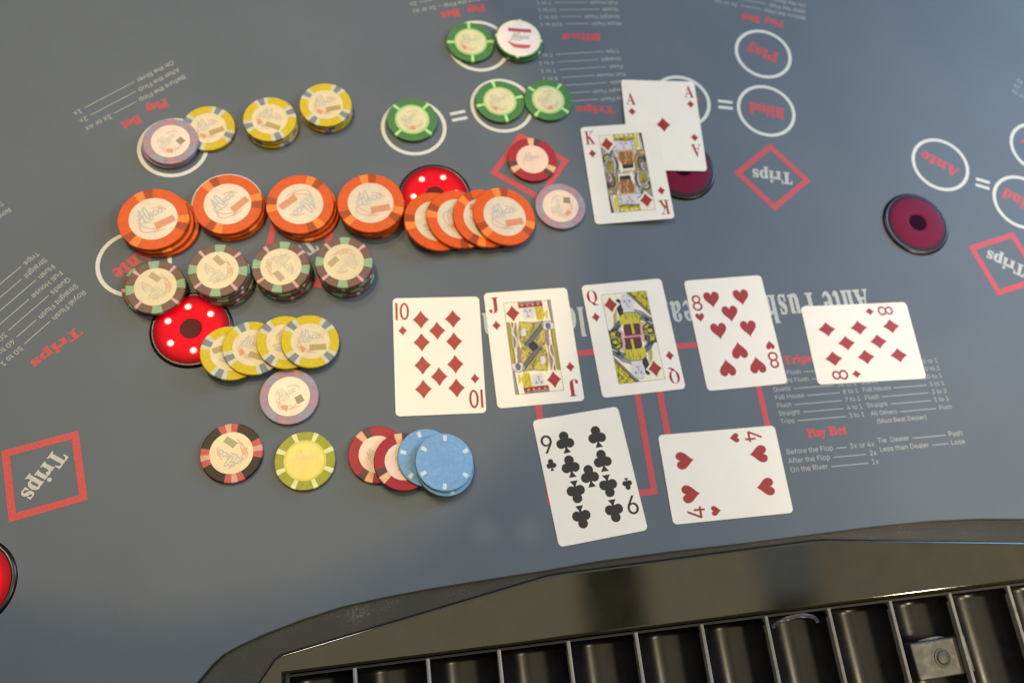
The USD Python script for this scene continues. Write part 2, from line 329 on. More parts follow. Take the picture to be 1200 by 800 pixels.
circles = {'a1': (168.2, 203.8), 'b1': (242.2, 192.1), 'p1': (252.9, 250.8), 'a0': (387.2, 133.2), 'b0': (450.8, 93.7), 'p0': (485.3, 145.7),
           'a2': (-57.6, 185.6), 'b2': (15.4, 204.0), 'p2': (2.4, 263.6), 'p3': (-240.1, 173.9), 'a3': (-264.9, 78.4), 'b3': (-200.4, 123.0)}
for p in circles.values():
    mark('betting_circle', ring(p), WHITE)
for (x0, y0), (x1, y1) in [((200.2, 200.3), (213.5, 198.1)), ((414.5, 115.3), (426.7, 110.6)), ((-26.9, 194.0), (-15.0, 196.3)), ((-240.1, 86.4), (-230.8, 93.5))]:
    d = math.atan2(y1 - y0, x1 - x0)
    bars = unary_union([box(-6.3, 1.7, 6.3, 4.4), box(-6.3, -4.4, 6.3, -1.7)])
    mark('equals_sign', turned(bars, math.degrees(d), ((x0 + x1) / 2, (y0 + y1) / 2)), WHITE)


def word(text, cap, squeeze=1.0):
    g = serif(text, cap, squeeze)
    b = g.bounds
    return affinity.translate(g, -(b[0] + b[2]) / 2, -cap / 2)


def circle_word(text, a, b, cap):
    """Red wording inside a circle, read from the players' side."""
    d = math.degrees(math.atan2(b[1] - a[1], b[0] - a[0]))
    g = word(text, cap)
    w = g.bounds[2] - g.bounds[0]
    g = affinity.scale(g, 0.98 * math.dist(a, b) / w, 1, origin=(0, 0)).buffer(0.35)
    mark('circle_word', turned(g, d + 180, ((a[0] + b[0]) / 2, (a[1] + b[1]) / 2)), RED)


for t, a, b in [('Blind', (227.4, 196.0), (257.8, 188.2)), ('Play', (238.2, 257.0), (265.5, 246.0)), ('Ante', (372.1, 144.0), (401.2, 123.0)), ('Blind', (436.7, 104.3), (464.4, 82.2)),
                ('Play', (472, 155), (498, 136)), ('Ante', (152, 206), (185, 201)), ('Ante', (-72, 183), (-43, 188)), ('Blind', (0, 203), (30, 207)), ('Play', (-12, 264), (13, 268)),
                ('Play', (-252, 167), (-228, 181)), ('Ante', (-277, 69), (-253, 88)), ('Blind', (-213, 109), (-189, 128))]:
    circle_word(t, a, b, 10.5)


def trips(centre, deg, half):
    sq = Polygon([(-half, 0), (0, half * 0.97), (half, 0), (0, -half * 0.97)])
    mark('trips_diamond', turned(sq.difference(affinity.scale(sq, 0.80, 0.80)), deg, centre), RED)
    mark('trips_word', turned(word('Trips', 10.8, 0.92).buffer(0.25), deg + 180, centre), look('faded_print', (182, 185, 186), 0.6, 0.16, 700))


trips((232.8, 128.0), -9.5, 33.0)
trips((416.5, 38.2), -31.0, 33.5)
trips((-314.5, -69.5), 56.0, 34.0)
trips((31.5, 146.0), 8.0, 33.0)
trips((-152.0, 78.0), 33.0, 33.0)

g = serif('Ante Pushes if Dealer has less than a Pair', 23.0, 0.50, gap=12, space=60).buffer(0.3)
mark('rule_lettering', turned(g, 180, (287, 23.2)), look('faded_print', (182, 185, 186), 0.6, 0.16, 700))
for x0, x1 in ((11.0, 89.5), (102.0, 183.0)):
    frame = box(x0, -120.5, x1, -10.5)
    mark('card_box', frame.difference(frame.buffer(-4.6, join_style=2)), RED)


class Board:
    """A list of printed lines on the cloth: white lines and red headings, each joined into one mesh."""

    def __init__(self, origin, deg):
        self.o, self.d, self.v, self.f, self.n = origin, math.radians(deg), [], [], 0

    def add(self, v, f, x, y, right=False):
        v = np.array(v)
        v = v + (x - (v[:, 0].max() if right else 0), y)
        c, s = math.cos(self.d), math.sin(self.d)
        v = v @ np.array([[c, s], [-s, c]]) + self.o
        self.v.append(np.c_[v, np.full(len(v), Z1)]); self.f.append(np.array(f) + self.n); self.n += len(v)

    def text(self, s, x, y, h, right=False, bold=False):
        v, f = inter(s, h, bold)
        self.add(v, f, x, y, right)
        return v[:, 0].max()

    def rule(self, x0, x1, y, h=0.55):
        v, f = sheet(box(x0, y, x1, y + h), 0)
        self.add(v[:, :2], f, 0, 0)

    def row(self, left, rightt, width, y, h):
        a = self.text(left, 0, y, h)
        b = self.text(rightt, width, y, h, right=True) if rightt else 0
        if rightt:
            v, _ = inter(rightt, h)
            self.rule(a + 2.5, width - v[:, 0].max() - 2.5, y + 0.9)

    def done(self, name, m):
        part(felt, name, (np.vstack(self.v), np.vstack(self.f)), m)


TRIPS = [('Royal Flush', '50 to 1'), ('Straight Flush', '40 to 1'), ('Quads', '30 to 1'), ('Full House', '8 to 1'), ('Flush', '7 to 1'), ('Straight', '4 to 1'), ('Trips', '3 to 1')]
BLIND = [('Royal Flush', '500 to 1'), ('Straight Flush', '50 to 1'), ('Quads', '10 to 1'), ('Full House', '3 to 1'), ('Flush', '3 to 2'), ('Straight', '1 to 1')]
PLAY = [('Before the Flop', '3x or 4x'), ('After the Flop', '2x'), ('On the River', '1x')]


def rows(origin, deg, lines, width, h, step, name='pay_table_lettering'):
    b = Board(origin, deg)
    for k, (l, r) in enumerate(lines):
        b.row(l, r, width, -k * step, h)
    b.done(name, GREY)


def heading(text, a, b, cap=6.0):
    """Red heading from point a to point b along the reading direction."""
    g = word(text, cap, 1.0)
    w = g.bounds[2] - g.bounds[0]
    g = affinity.scale(g, math.dist(a, b) / w, 1, origin=(0, 0)).buffer(0.3)
    mark('heading', turned(g, math.degrees(math.atan2(b[1] - a[1], b[0] - a[0])), ((a[0] + b[0]) / 2, (a[1] + b[1]) / 2)), RED)


# the dealer's side
rows((191.3, -41.5), 0, TRIPS, 67, 3.4, 6.15)
rows((262.0, -41.2), 0, BLIND, 68, 3.4, 6.15)
rows((263.5, -78.4), 0, [('All Others', 'Push')], 67, 3.4, 6.15)
rows((266.5, -84.6), 0, [('(Must Beat Dealer)', '')], 60, 3.4, 6.15)
rows((190.5, -101.3), 0, PLAY, 69.5, 3.7, 6.5)
rows((263.0, -99.2), 0, [('Tie  Dealer', 'Push'), ('Less than Dealer', 'Lose')], 69.5, 3.7, 6.5)
heading('Trips', (205, -30.2), (228, -29.6)); heading('Blind', (280, -30), (304, -30)); heading('Play', (210, -87.2), (224, -87.2)); heading('Bet', (227, -87.2), (241, -87.0))
# beyond the green chips, read from the far side
rows((129.5, 286.6), 180, BLIND, 72, 3.6, 7.6)
rows((125.5, 210.5), 183.0, TRIPS, 72, 3.6, 7.9)
heading('Blind', (108.8, 270.9), (75.1, 271.9), 6.5); heading('Trips', (109.1, 197.0), (77.2, 198.0), 6.5)
# to the left
rows((-298.0, 60.0), 225.5, TRIPS, 71, 3.7, 7.6)
rows((-352.0, 128.0), 225.5, BLIND, 71, 3.7, 7.6)
heading('Trips', (-298.3, 29.8), (-326.8, 6.5), 6.5)
rows((-233.5, 240.0), 213.2, PLAY, 84.5, 4.0, 8.2)
heading('Play', (-245.3, 214.5), (-260.8, 208.0), 7); heading('Bet', (-264.3, 200.6), (-277.0, 193.8), 7)
rows((14.0, 315.6), 192.4, PLAY, 66, 3.9, 7.6)
heading('Play', (11.5, 303.7), (-3.5, 300.4), 7); heading('Bet', (-10.3, 298.7), (-26.5, 295.3), 7)
rows((302.5, 290.5), 166.2, PLAY, 84, 3.9, 7.2)
heading('Play', (279.3, 282.4), (262, 286.5), 7); heading('Bet', (258, 287.4), (241, 291.3), 7)
rows((552.0, 151.0), 141.0, PLAY, 90, 3.9, 7.2)

# ------------------------------------------------------------------ the chip tray
BLACK = plastic_look('tray_plastic', (0.020, 0.0185, 0.012), 0.055, 45, 0.012, 0.54)
TUBE = plastic_look('tube_plastic', (0.007, 0.007, 0.009), 0.28, 70, 0.04, 0.36)
tray = thing('chip_tray', 'long black plastic chip tray with empty rounded tubes set into the table', 'chip tray')
outer = Polygon([(-190, -345), (-185.5, -214), (-172.5, -197.5), (-168, -195), (4, -166), (12, -165.4), (196, -162.6), (206, -163), (355, -180.5), (378, -185), (388, -200), (398, -345)])
inner = box(-166.5, -345, 374.5, -207.2)


def bevelled(shape, z0, z1, b, steps=3):
    """A slab with a rounded upper edge."""
    ms = [slab(shape, z0, z1 - b)]
    for k in range(steps):
        t0, t1 = k / steps * math.pi / 2, (k + 1) / steps * math.pi / 2
        ms.append(slab(shape.buffer(-b * (1 - math.cos(t1)) * 0.9, join_style=1), z1 - b + b * math.sin(t0) - 0.02 * (k > 0), z1 - b + b * math.sin(t1)))
    return trimesh.util.concatenate(ms)


def bevel_plate(shape, z0, z1, b):
    """Walls, a sloping bevel and a flat top, for a shape without holes."""
    o = np.array(shape.exterior.coords[:-1])
    if not shape.exterior.is_ccw:
        o = o[::-1]
    e = np.roll(o, -1, 0) - o
    n = np.c_[e[:, 1], -e[:, 0]] / np.linalg.norm(e, axis=1)[:, None]
    m = n + np.roll(n, 1, 0)
    m /= (m * n).sum(1)[:, None]
    k = len(o)
    levels = [(0, z0), (0, z1 - b), (0.12 * b, z1 - 0.62 * b), (0.38 * b, z1 - 0.25 * b), (0.8 * b, z1 - 0.05 * b), (1.3 * b, z1)]
    v = np.vstack([np.c_[o - m * d, np.full(k, z)] for d, z in levels])
    f = [[q * k + i, q * k + (i + 1) % k, (q + 1) * k + (i + 1) % k] for q in range(len(levels) - 1) for i in range(k)] + \
        [[q * k + i, (q + 1) * k + (i + 1) % k, (q + 1) * k + i] for q in range(len(levels) - 1) for i in range(k)]
    tv, tf = trimesh.creation.triangulate_polygon(Polygon(v[-k:, :2]), engine='earcut')
    tv, tf = np.asarray(tv), np.asarray(tf)
    a = np.cross(tv[tf[:, 1]] - tv[tf[:, 0]], tv[tf[:, 2]] - tv[tf[:, 0]])
    tf = np.where((a < 0)[:, None], tf[:, ::-1], tf)
    return np.vstack([v, np.c_[tv, np.full(len(tv), z1)]]), np.vstack([np.array(f), tf + len(v)])


part(tray, 'rim', bevel_plate(outer.difference(inner), -12, 1.2, 1.8), BLACK, 40)
PITCH, R = 45.75, 21.6
x0 = -169.8
for k in range(12):
    c = x0 + (k + 0.5) * PITCH
    a = np.linspace(math.pi, 2 * math.pi, 25)
    prof = np.c_[c + R * np.cos(a), -3.0 + R * 0.98 * np.sin(a)]
    y0, y1, rc = -210.0, -345.0, 4.0
    ys = [(y0, 0.86), (y0 - 0.8, 0.94), (y0 - 2.2, 0.985), (y0 - 4.5, 1.0), (y1, 1.0)]
    v = np.vstack([np.c_[c + (prof[:, 0] - c) * s, np.full(25, y), -3 + (prof[:, 1] + 3) * s] for y, s in ys])
    f = []
    for q in range(len(ys) - 1):
        for i in range(24):
            f += [[q * 25 + i, q * 25 + i + 1, (q + 1) * 25 + i + 1], [q * 25 + i, (q + 1) * 25 + i + 1, (q + 1) * 25 + i]]
    f = [t[::-1] for t in f]
    end = Polygon(np.c_[prof[:, 0] - c, prof[:, 1] + 3.0] * 0.87)
    tv, tf = trimesh.creation.triangulate_polygon(end, engine='earcut')
    v = np.vstack([v, np.c_[np.asarray(tv)[:, 0] + c, np.full(len(tv), y0 + 0.05), np.asarray(tv)[:, 1] - 3.0]])
    f = np.vstack([np.array(f), np.asarray(tf) + 125])
    t = part(tray, 'tube', (v, f), TUBE, 45)
DIV = plastic_look('divider_plastic', (0.19, 0.186, 0.168), 0.36, 90, 0.08)
for k in range(13):
    c = x0 + k * PITCH
    w = 1.45
    p = [(-w, -14), (-w, -2.2), (-w * 0.7, -1.3), (0, -1.0), (w * 0.7, -1.3), (w, -2.2), (w, -14)]
    v = np.vstack([np.c_[np.array(p)[:, 0] + c, np.full(7, y), np.array(p)[:, 1]] for y in (-208.6, -345)])
    f = []
    for i in range(6):
        f += [[i, 7 + i + 1, i + 1], [i, 7 + i, 7 + i + 1]]
    f += [[0, i, i + 1] for i in range(1, 6)]
    part(tray, 'divider', (v, [q[::-1] for q in f]), DIV, 30)
part(tray, 'back_wall', trimesh.creation.box(extents=(560, 1.6, 24), transform=trimesh.transformations.translation_matrix((104, -208.6, -14.0))), look('dark_gap', (10, 10, 11), 0.6))

# a small dark block lying in one tube, and a clear spacer standing at the head of another
blk = thing('tube_block', 'small dark plastic block with a round button lying in a tray tube', 'spacer block', (272.6, -249.6, -6.2), (0, 0, 1.5))
BLOCKM = plastic_look('block_plastic', (0.030, 0.028, 0.024), 0.42, 140, 0.1)
body = Polygon([(-20, -11), (20, -11), (20, 11), (-20, 11)]).buffer(1.2, 4)
part(blk, 'body', bevel_plate(body, -7.5, 0, 0.9), BLOCKM, 35)
part(blk, 'button', lathe([(0, 1.0), (3.2, 1.0), (4.2, 0.6), (4.6, -0.1)], 32), BLOCKM, 40)
part(blk, 'button_ring', lathe([(4.9, -0.05), (5.3, 0.35), (6.0, 0.35), (6.3, -0.05)], 32), look('block_dark', (34, 32, 28), 0.4), 40)
CLEAR = usdkit.material(stage, '/World/Looks/clear_plastic', {'p': ('principled_bsdf', {'base_color': (0.6, 0.6, 0.58), 'roughness': 0.15, 'transmission_weight': 0.9, 'ior': 1.49})}, [], surface='p.BSDF')
sp = slab(Polygon(arc_pts(0, -17, 19.6, 19.6, 28, 152, 24) + arc_pts(0, -17, 17.6, 17.6, 152, 28, 24)), 0, 1.8)
sp.apply_transform(trimesh.transformations.rotation_matrix(math.radians(58), (1, 0, 0)))
sp.apply_translation((x0 + 7.5 * PITCH, -211.0, -2.5))
o = part(world.GetPrim(), 'chip_spacer', sp, CLEAR, 40)
tag(o, 'clear plastic spacer rim standing at the head of an empty tray tube', 'chip spacer')
glint_arc = slab(Polygon(arc_pts(0, -17, 19.5, 19.5, 35, 145, 20) + arc_pts(0, -17, 17.8, 17.8, 145, 35, 20)), 0, 1.6)
glint_arc.apply_transform(trimesh.transformations.rotation_matrix(math.radians(62), (1, 0, 0)))
glint_arc.apply_translation((0, 12.5, -6.5))
part(blk, 'glint_arc', glint_arc, DIV)  # pale arc standing in for the glint on the block's rear edge

# ------------------------------------------------------------------ lit and unlit betting sensors
RIMM = look('puck_rim', (38, 22, 34), 0.3, 0.05)
DOME_ON = dome_look()
DOME_OFF = look('dome_unlit', (108, 2, 46), 0.6, 0.06, 300, veil=0.0, spec=0.15)
SKIRT_OFF = look('dome_skirt', (58, 14, 44), 0.6, 0.06, 300, veil=0.0, spec=0.25)
CAP_ON = look('puck_cap_lit', (92, 36, 34), 0.6, 0.05, spec=0.2)
CAP_OFF = look('puck_cap', (38, 10, 32), 0.85, 0.05, veil=0.0, spec=0.05)
LED = glow_look('led', (1.0, 0.8, 0.7), (1.0, 0.52, 0.42), 1.7)
LEDH = glow_look('led_halo', (0.8, 0.05, 0.05), (1.0, 0.14, 0.10), 1.2)


def puck(at, label, lit, phase, group):
    q = 0.64
    low = lambda p, n: lathe([(r, z * q) for r, z in p], n)
    t = thing('bet_sensor', label, 'light disc', (at[0], at[1], 0), group=group)
    part(t, 'rim', low([(25.3, 2.9), (26.0, 3.3), (26.8, 3.1), (27.6, 2.4), (28.2, 1.2), (28.4, 0)], 72), RIMM, 40)
    d = DOME_ON if lit else DOME_OFF
    part(t, 'dome', low([(7.4, 4.9), (8.0, 5.3), (9.5, 5.6), (14, 5.5), (18.5, 5.15), (22.2, 4.4)], 72), d, 40)
    part(t, 'skirt', low([(22.2, 4.4), (24.2, 3.8), (25.3, 2.9)], 72), d if lit else SKIRT_OFF, 40)
    part(t, 'centre_cap', low([(0, 4.3), (5.2, 4.3), (6.8, 4.5), (7.4, 4.9)], 40), CAP_ON if lit else CAP_OFF, 40)
    if lit:
        for k in range(6):
            a = math.radians(phase + 60 * k)
            p = (16.4 * math.cos(a), 16.4 * math.sin(a))
            h = lathe([(0, 0.12), (2.4, 0.08), (2.9, -0.1)], 20); h.apply_translation((*p, 5.35 * q))
            l = part(t, 'led_lens', h, LEDH, 40)
            h = lathe([(0, 0.5), (1.2, 0.42), (1.9, 0.05)], 16); h.apply_translation((*p, 5.45 * q))
            part(l, 'led', h, LED, 40)
    return t


ON, OFF = 'lit red discs on the felt', 'unlit dark red discs on the felt'
puck((-46.1, 122.3), 'lit red light disc half covered by the fanned orange chips', True, 63, ON)
puck((-224.5, 24.7), 'lit red light disc between the brown chip stacks and the fanned yellow chips', True, 37, ON)
puck((-354.0, -133.0), 'lit red light disc cut off by the left edge of the picture', True, -20, ON)
puck((347.1, 77.9), 'uncovered unlit crimson disc with a dark centre on open felt at the right', False, 0, OFF)
puck((156.1, 137.7), 'unlit crimson disc mostly hidden under the ace of diamonds', False, 0, OFF)

# ------------------------------------------------------------------ chips
INK = look('ink_grey', (128, 128, 134), 0.5)
INKW = look('ink_warm', (150, 146, 128), 0.5)
RUST = look('ink_rust', (196, 140, 118), 0.5)


def script(s=1.0):
    """The handwritten flourish printed on the inlays: a tall looped capital and small letters."""
    L = [[(-8.6, -5.2), (-7.0, -2.0), (-5.4, 2.6), (-4.6, 6.2), (-4.2, 3.0), (-4.0, -1.2), (-3.6, -3.4)], [(-7.6, 0.2), (-4.2, 1.2), (-2.4, 2.0)],
         arc_pts(-1.2, 2.6, 1.1, 4.2, 250, -40), [(-1.6, -1.4), (-0.6, -1.6), (0.6, 0.2)], [(1.0, 2.0), (0.9, -0.6), (1.6, -1.2), (2.4, 0.4)],
         arc_pts(3.8, 0.6, 1.2, 1.6, 40, 320), [(4.9, -0.4), (5.6, 0.4)], arc_pts(6.8, 0.7, 1.2, 1.5, -30, 300), [(-6.0, -2.8), (-2.0, -3.4), (1.2, -2.6)]]
    g = unary_union([LineString(p).buffer(0.42) for p in L])
    return affinity.scale(g, s, s, origin=(0, 0))


SPEC = {  # radius, height, inlay radius, body, inlay, spots [(start deg, width deg, colour, radial from, to)], value-panel colour, triangle colour
    'orange': dict(R=24.6, h=3.5, ri=16.8, body=(210, 92, 12), inlay=(210, 195, 176), panel=(203, 134, 104), tri=None, ink=(172, 174, 176),
                   spots=[(a, 15, (238, 132, 66)) for a in (85, 205, 325)] + [(a - 17, 15, (160, 76, 24)) for a in (85, 205, 325)]),
    'yellow': dict(R=19.9, h=3.3, ri=13.4, body=(202, 178, 40), inlay=(214, 198, 164), panel=(170, 150, 98), tri=(208, 140, 112), ink=(179, 176, 177),
                   spots=[(a + d, w, c) for a in (45, 135, 225, 315) for d, w, c in ((-17, 9, (196, 197, 178)), (-7, 14, (124, 132, 142)), (8, 9, (196, 197, 178)))]),
    'purple': dict(R=19.9, h=3.3, ri=14.1, body=(158, 136, 154), inlay=(220, 202, 188), panel=(142, 130, 112), tri=(200, 150, 122), ink=(189, 184, 172),
                   spots=[(a, 30, (150, 146, 166)) for a in (0, 90, 180, 270)] + [(a + 40, 16, (172, 134, 146)) for a in (0, 90, 180, 270)]),
    'brown': dict(R=20.2, h=3.3, ri=14.3, body=(116, 92, 84), inlay=(204, 190, 158), panel=(168, 150, 116), tri=(206, 166, 134), ink=(185, 180, 163),
                  spots=[(a, 22, (140, 172, 142)) for a in (34, 124, 214, 304)] + [(a, 7, (206, 160, 166)) for a in (86, 176, 266, 356)]),
    'green': dict(R=19.9, h=3.3, ri=13.6, body=(80, 126, 82), inlay=(210, 208, 172), panel=None, tri=(204, 146, 124), ink=(189, 179, 174), rim=(156, 200, 120),
                  spots=[(a - 4, 8, (172, 220, 150)) for a in (0, 90, 180, 270)]),
    'white': dict(R=19.9, h=3.3, ri=18.4, body=(80, 126, 80), inlay=(238, 228, 222), panel=None, tri=None, ink=(172, 166, 162),
                  spots=[(a - 4, 8, (204, 226, 184)) for a in (-4, 86, 176, 266)]),
    'red': dict(R=19.9, h=3.3, ri=12.8, body=(160, 56, 66), inlay=(222, 198, 186), panel=None, tri=None, ink=(185, 172, 172),
                spots=[(a, 16, (218, 178, 140)) for a in (80, 200, 320)] + [(a - 17, 15, (92, 74, 78)) for a in (80, 200, 320)]),
    'black': dict(R=20.2, h=3.3, ri=14.2, body=(58, 52, 40), inlay=(210, 194, 168), panel=(156, 150, 122), tri=(214, 164, 124), ink=(177, 175, 167),
                  spots=[(a + d, w, c) for a in (46, 136, 226, 316) for d, w, c in ((-20, 14, (188, 92, 92)), (-6, 12, (208, 158, 140)), (6, 14, (188, 92, 92)))]),
    'lime': dict(R=20.0, h=3.3, ri=14.0, body=(154, 158, 66), inlay=(226, 198, 108), panel=None, tri=None, ink=(220, 196, 137), rim=(196, 190, 84),
                 spots=[(a - 5, 10, (222, 220, 168)) for a in (20, 65, 110, 155, 200, 245, 290, 335)]),
    'blue': dict(R=19.9, h=3.3, ri=0, body=(118, 158, 204), inlay=None, panel=None, tri=None, ink=None, spots=[(a - 5, 9, (190, 208, 222)) for a in (25, 85, 145, 205, 265, 325)]),
}


def ring_profile(R, h, up=0.0):
    e = 0.55
    return [(R * 0.45, h + up), (R - e * 1.5, h + up), (R - e * 0.6, h - 0.14 + up), (R - 0.14 + up * 0.7, h - e * 0.7), (R + up, h - e * 1.5), (R + up, e * 1.5), (R - 0.14 + up * .7, e * 0.7), (R - e * 0.6, 0.14)]


def make_chip(kind, label, loc, rot, group):
    s = SPEC[kind]
    R, h, ri = s['R'], s['h'], s['ri']
    t = thing(kind + '_chip', label, 'poker chip', loc, rot, group)
    cm = look('chip_' + kind, s['body'], 0.5, 0.10, 420, bump=0.10, spec=0.3)
    pr = ring_profile(R, h)
    part(t, 'body', lathe([(0, h)] + pr + [(0, 0.14)], 72), cm, 40)
    for a, w, c in s['spots']:
        sm = look('spot_%d_%d_%d' % c, c, 0.5, 0.10, 420, bump=0.10, spec=0.3)
        q = ring_profile(R, h, 0.06)
        q[0] = (max(ri - 0.4, R * 0.62), h + 0.06)
        if kind == 'blue':
            q = [(R * 0.72, h + 0.06), (R * 0.93, h + 0.06)]
        part(t, 'edge_spot', lathe(q, max(3, int(w / 5)), math.radians(a), math.radians(a + w)), sm, 40)
    if ri:
        im = look('inlay_' + kind, s['inlay'], 0.36, 0.07, 160)
        inl = part(t, 'inlay', lathe([(0, h + 0.16), (ri - 0.25, h + 0.16), (ri, h + 0.02)], 64), im, 30)
        k = ri / 14.0
        z = h + 0.22
        if s.get('rim'):
            part(inl, 'inlay_ring', sheet(Point(0, 0).buffer(ri - 0.2, 32).difference(Point(0, 0).buffer(ri - 1.5, 32)), z), look('ring_' + kind, s['rim'], 0.4))
        if kind == 'white':
            ban = look('banner_red', (176, 84, 98), 0.4)
            part(inl, 'banner', sheet(box(-9, 6.2, 10.5, 9.6), z), ban)
            part(inl, 'banner', sheet(Polygon([(-10.5, -4.0), (-8, -4.6), (-3, -6.6), (10, -6.4), (9, -9.6), (4, -10.6), (-4, -10.2)]), z), look('banner_rose', (200, 96, 110), 0.4))
            part(inl, 'emblem', sheet(affinity.translate(affinity.scale(script(0.95), 1, 0.85, origin=(0, 0)), 1.0, 0.4), z), look('ink_white', s['ink'], 0.4))
        elif s['ink']:
            g = affinity.translate(script(k * 0.98), -1.0 * k, 2.6 * k)
            if kind in ('purple', 'green', 'red', 'lime'):
                g = affinity.translate(affinity.scale(g, 0.85, 0.85), 0, -1.0)
            part(inl, 'emblem', sheet(g, z), look('ink_' + kind, s['ink'], 0.45))
            if kind in ('orange', 'yellow', 'brown', 'black', 'green', 'purple'):      # the fainter coloured printing around the script
                L = [arc_pts(-2, -3.5, 7.5, 4.5, 150, 330), [(-9, 1.5), (-6.5, -3.5), (-2, -6.8)], [(2, 6.8), (6.5, 5.6), (9, 2.2)], [(-3, -8.6), (3, -9.2)], [(-7.2, 5.2), (-4.6, 7.6)]]
                fine = affinity.scale(unary_union([LineString(q).buffer(0.38) for q in L]), k, k, origin=(0, 0))
                part(inl, 'fine_print', sheet(fine, z - 0.02), look('fine_' + kind, tuple(int(a * 0.72 + b * 0.28) for a, b in zip(s['inlay'], (176, 84, 80))), 0.45))
            if s['panel']:
                w = 6.2 if kind in ('orange', 'yellow') else 4.2
                p = Polygon([(-w, -2.4), (w, -2.0), (w * 0.96, 2.4), (-w * 0.92, 2.2)]) if kind != 'purple' else Polygon([(-2.6, -2.8), (2.8, -2.6), (2.6, 2.8), (-2.4, 2.6)])
                p = affinity.translate(affinity.scale(p, k, k, origin=(0, 0)), 5.0 * k, -5.2 * k)
                part(inl, 'value_panel', sheet(p.intersection(Point(0, 0).buffer(ri - 0.8)), z + 0.03), look('panel_' + kind, s['panel'], 0.45))
            if s['tri']:
                p = affinity.scale(Polygon([(-8.6, -3.4), (-6.2, -9.2), (-3.6, -6.2), (-5.0, -4.2)]), k, k, origin=(0, 0))
                part(inl, 'mark', sheet(p, z + 0.02), look('mark_' + kind, s['tri'], 0.45))
    elif kind == 'blue':
        part(t, 'raised_rim', lathe([(R * 0.70, h + 0.0), (R * 0.71, h + 0.16), (R * 0.725, h + 0.16), (R * 0.735, h)], 64), cm, 40)
        part(t, 'crest', sheet(affinity.scale(script(0.9), 1.0, 1.0, origin=(0, 0)), h + 0.05), look('crest_blue', (106, 150, 204), 0.4))
    return t


FIRST = {}


def chip(kind, x, y, z, rot, label, group=None, tilt=(0, 0)):
    """tilt: degrees about y (the right side goes down) and about x."""
    group = group or kind.replace('black', 'black and pink') + ' chips'
    r = (tilt[1], tilt[0], rot)
    if kind not in FIRST:
        FIRST[kind] = make_chip(kind, label, (x, y, z), r, group)
    else:
        copy(FIRST[kind], (x, y, z), r, label, group, kind + '_chip')


ORD = {1: ['only'], 2: ['bottom', 'top'], 3: ['bottom', 'middle', 'top'], 4: ['bottom', 'second lowest', 'third lowest', 'top'], 5: ['bottom', 'second lowest', 'middle', 'fourth lowest', 'top']}


def stack(kind, x, y, n, rot, where, group, drift=(0, 0), jit=0.5, word='chip'):
    """n chips on one another; drift is how far the lower ones lie off the top one."""
    h = SPEC[kind]['h'] + 0.02
    for k in range(n):
        d = (n - 1 - k) / max(1, n - 1)
        j = (0, 0) if k == n - 1 else (rng.uniform(-jit, jit), rng.uniform(-jit, jit))
        chip(kind, x + drift[0] * d + j[0], y + drift[1] * d + j[1], k * h, rot if k == n - 1 else rng.uniform(0, 360), '%s %s, %s' % (ORD[n][k], word, where), group)


# orange stacks, left to right
for (x, y, n, rot, drift, where) in [(-249.7, 108.0, 3, 25, (5.5, -2.2), 'of the orange stack furthest left, below the purple chip in its circle'),
                                     (-198.3, 117.6, 3, 40, (2.4, -1.6), 'of the second orange stack from the left, inside a white circle'),
                                     (-146.7, 115.1, 3, 215, (3.4, -2.2), 'of the third orange stack from the left, its printing upside down'),
                                     (-95.2, 111.5, 4, 8, (1.4, 0.6), 'of the orange stack beside the lit red disc')]:
    stack('orange', x, y, n, rot, where, 'orange chips', drift)
TL = 10.5
for (x, y, z, rot, lab) in [(-47.8, 97.0, 4.7, 100, 'leftmost'), (-30.9, 97.8, 5.0, -40, 'second from left'), (-11.1, 97.6, 5.0, 165, 'third from left'), (4.1, 98.0, 5.9, 10, 'rightmost')]:
    chip('orange', x, y, z, rot, 'orange chip, %s of the four fanned out over the lit red disc' % lab, 'orange chips', tilt=(TL, 0))
# brown stacks under them
for (x, y, n, rot, drift, where) in [(-246.9, 54.8, 3, 140, (-5.0, 3.0), 'of the brown and green stack furthest left, overlapping the lit disc'), (-203.8, 61.9, 5, 130, (3.2, -1.8), 'of the second brown and green stack from the left'),
                                     (-161.2, 63.6, 4, -55, (1.0, -1.0), 'of the third brown and green stack from the left'), (-116.9, 63.0, 5, 220, (1.0, -0.6), 'of the brown and green stack furthest right')]:
    stack('brown', x, y, n, rot, where, 'brown and green chips', drift)
# yellow
chip('yellow', -214.0, 188.2, 0, 20, 'single yellow chip partly under the purple chip in the circle', 'yellow chips')
stack('yellow', -167.4, 190.2, 3, -25, 'of the yellow stack left of the other yellow stack', 'yellow chips', (0.8, -0.8))
stack('yellow', -124.9, 202.0, 3, 10, 'of the yellow stack furthest right, on open felt', 'yellow chips', (-0.4, -0.4))
for (x, y, z, rot, lab) in [(-197.6, 3.1, 4.3, 200, 'leftmost'), (-182.7, 5.6, 4.4, -20, 'second from left'), (-160.2, 8.4, 4.0, 95, 'third from left'), (-143.6, 7.7, 4.6, 2, 'rightmost')]:
    chip('yellow', x, y, z, rot, 'yellow chip, %s of the four fanned out beside the lit disc' % lab, 'yellow chips', tilt=(9.0 + (lab == 'leftmost') * 2.0, -1.5))
# purple
stack('purple', -240.4, 175.2, 2, 45, 'of two purple chips in the white circle beside a yellow chip', 'purple chips', (-1.6, -0.4), 0.1)
chip('purple', 50.5, 107.8, 0, 85, 'purple chip between the fanned orange chips and the king of diamonds', 'purple chips')
chip('purple', -159.1, -29.9, 0, 25, 'purple chip alone on the felt below the fanned yellow chips', 'purple chips')
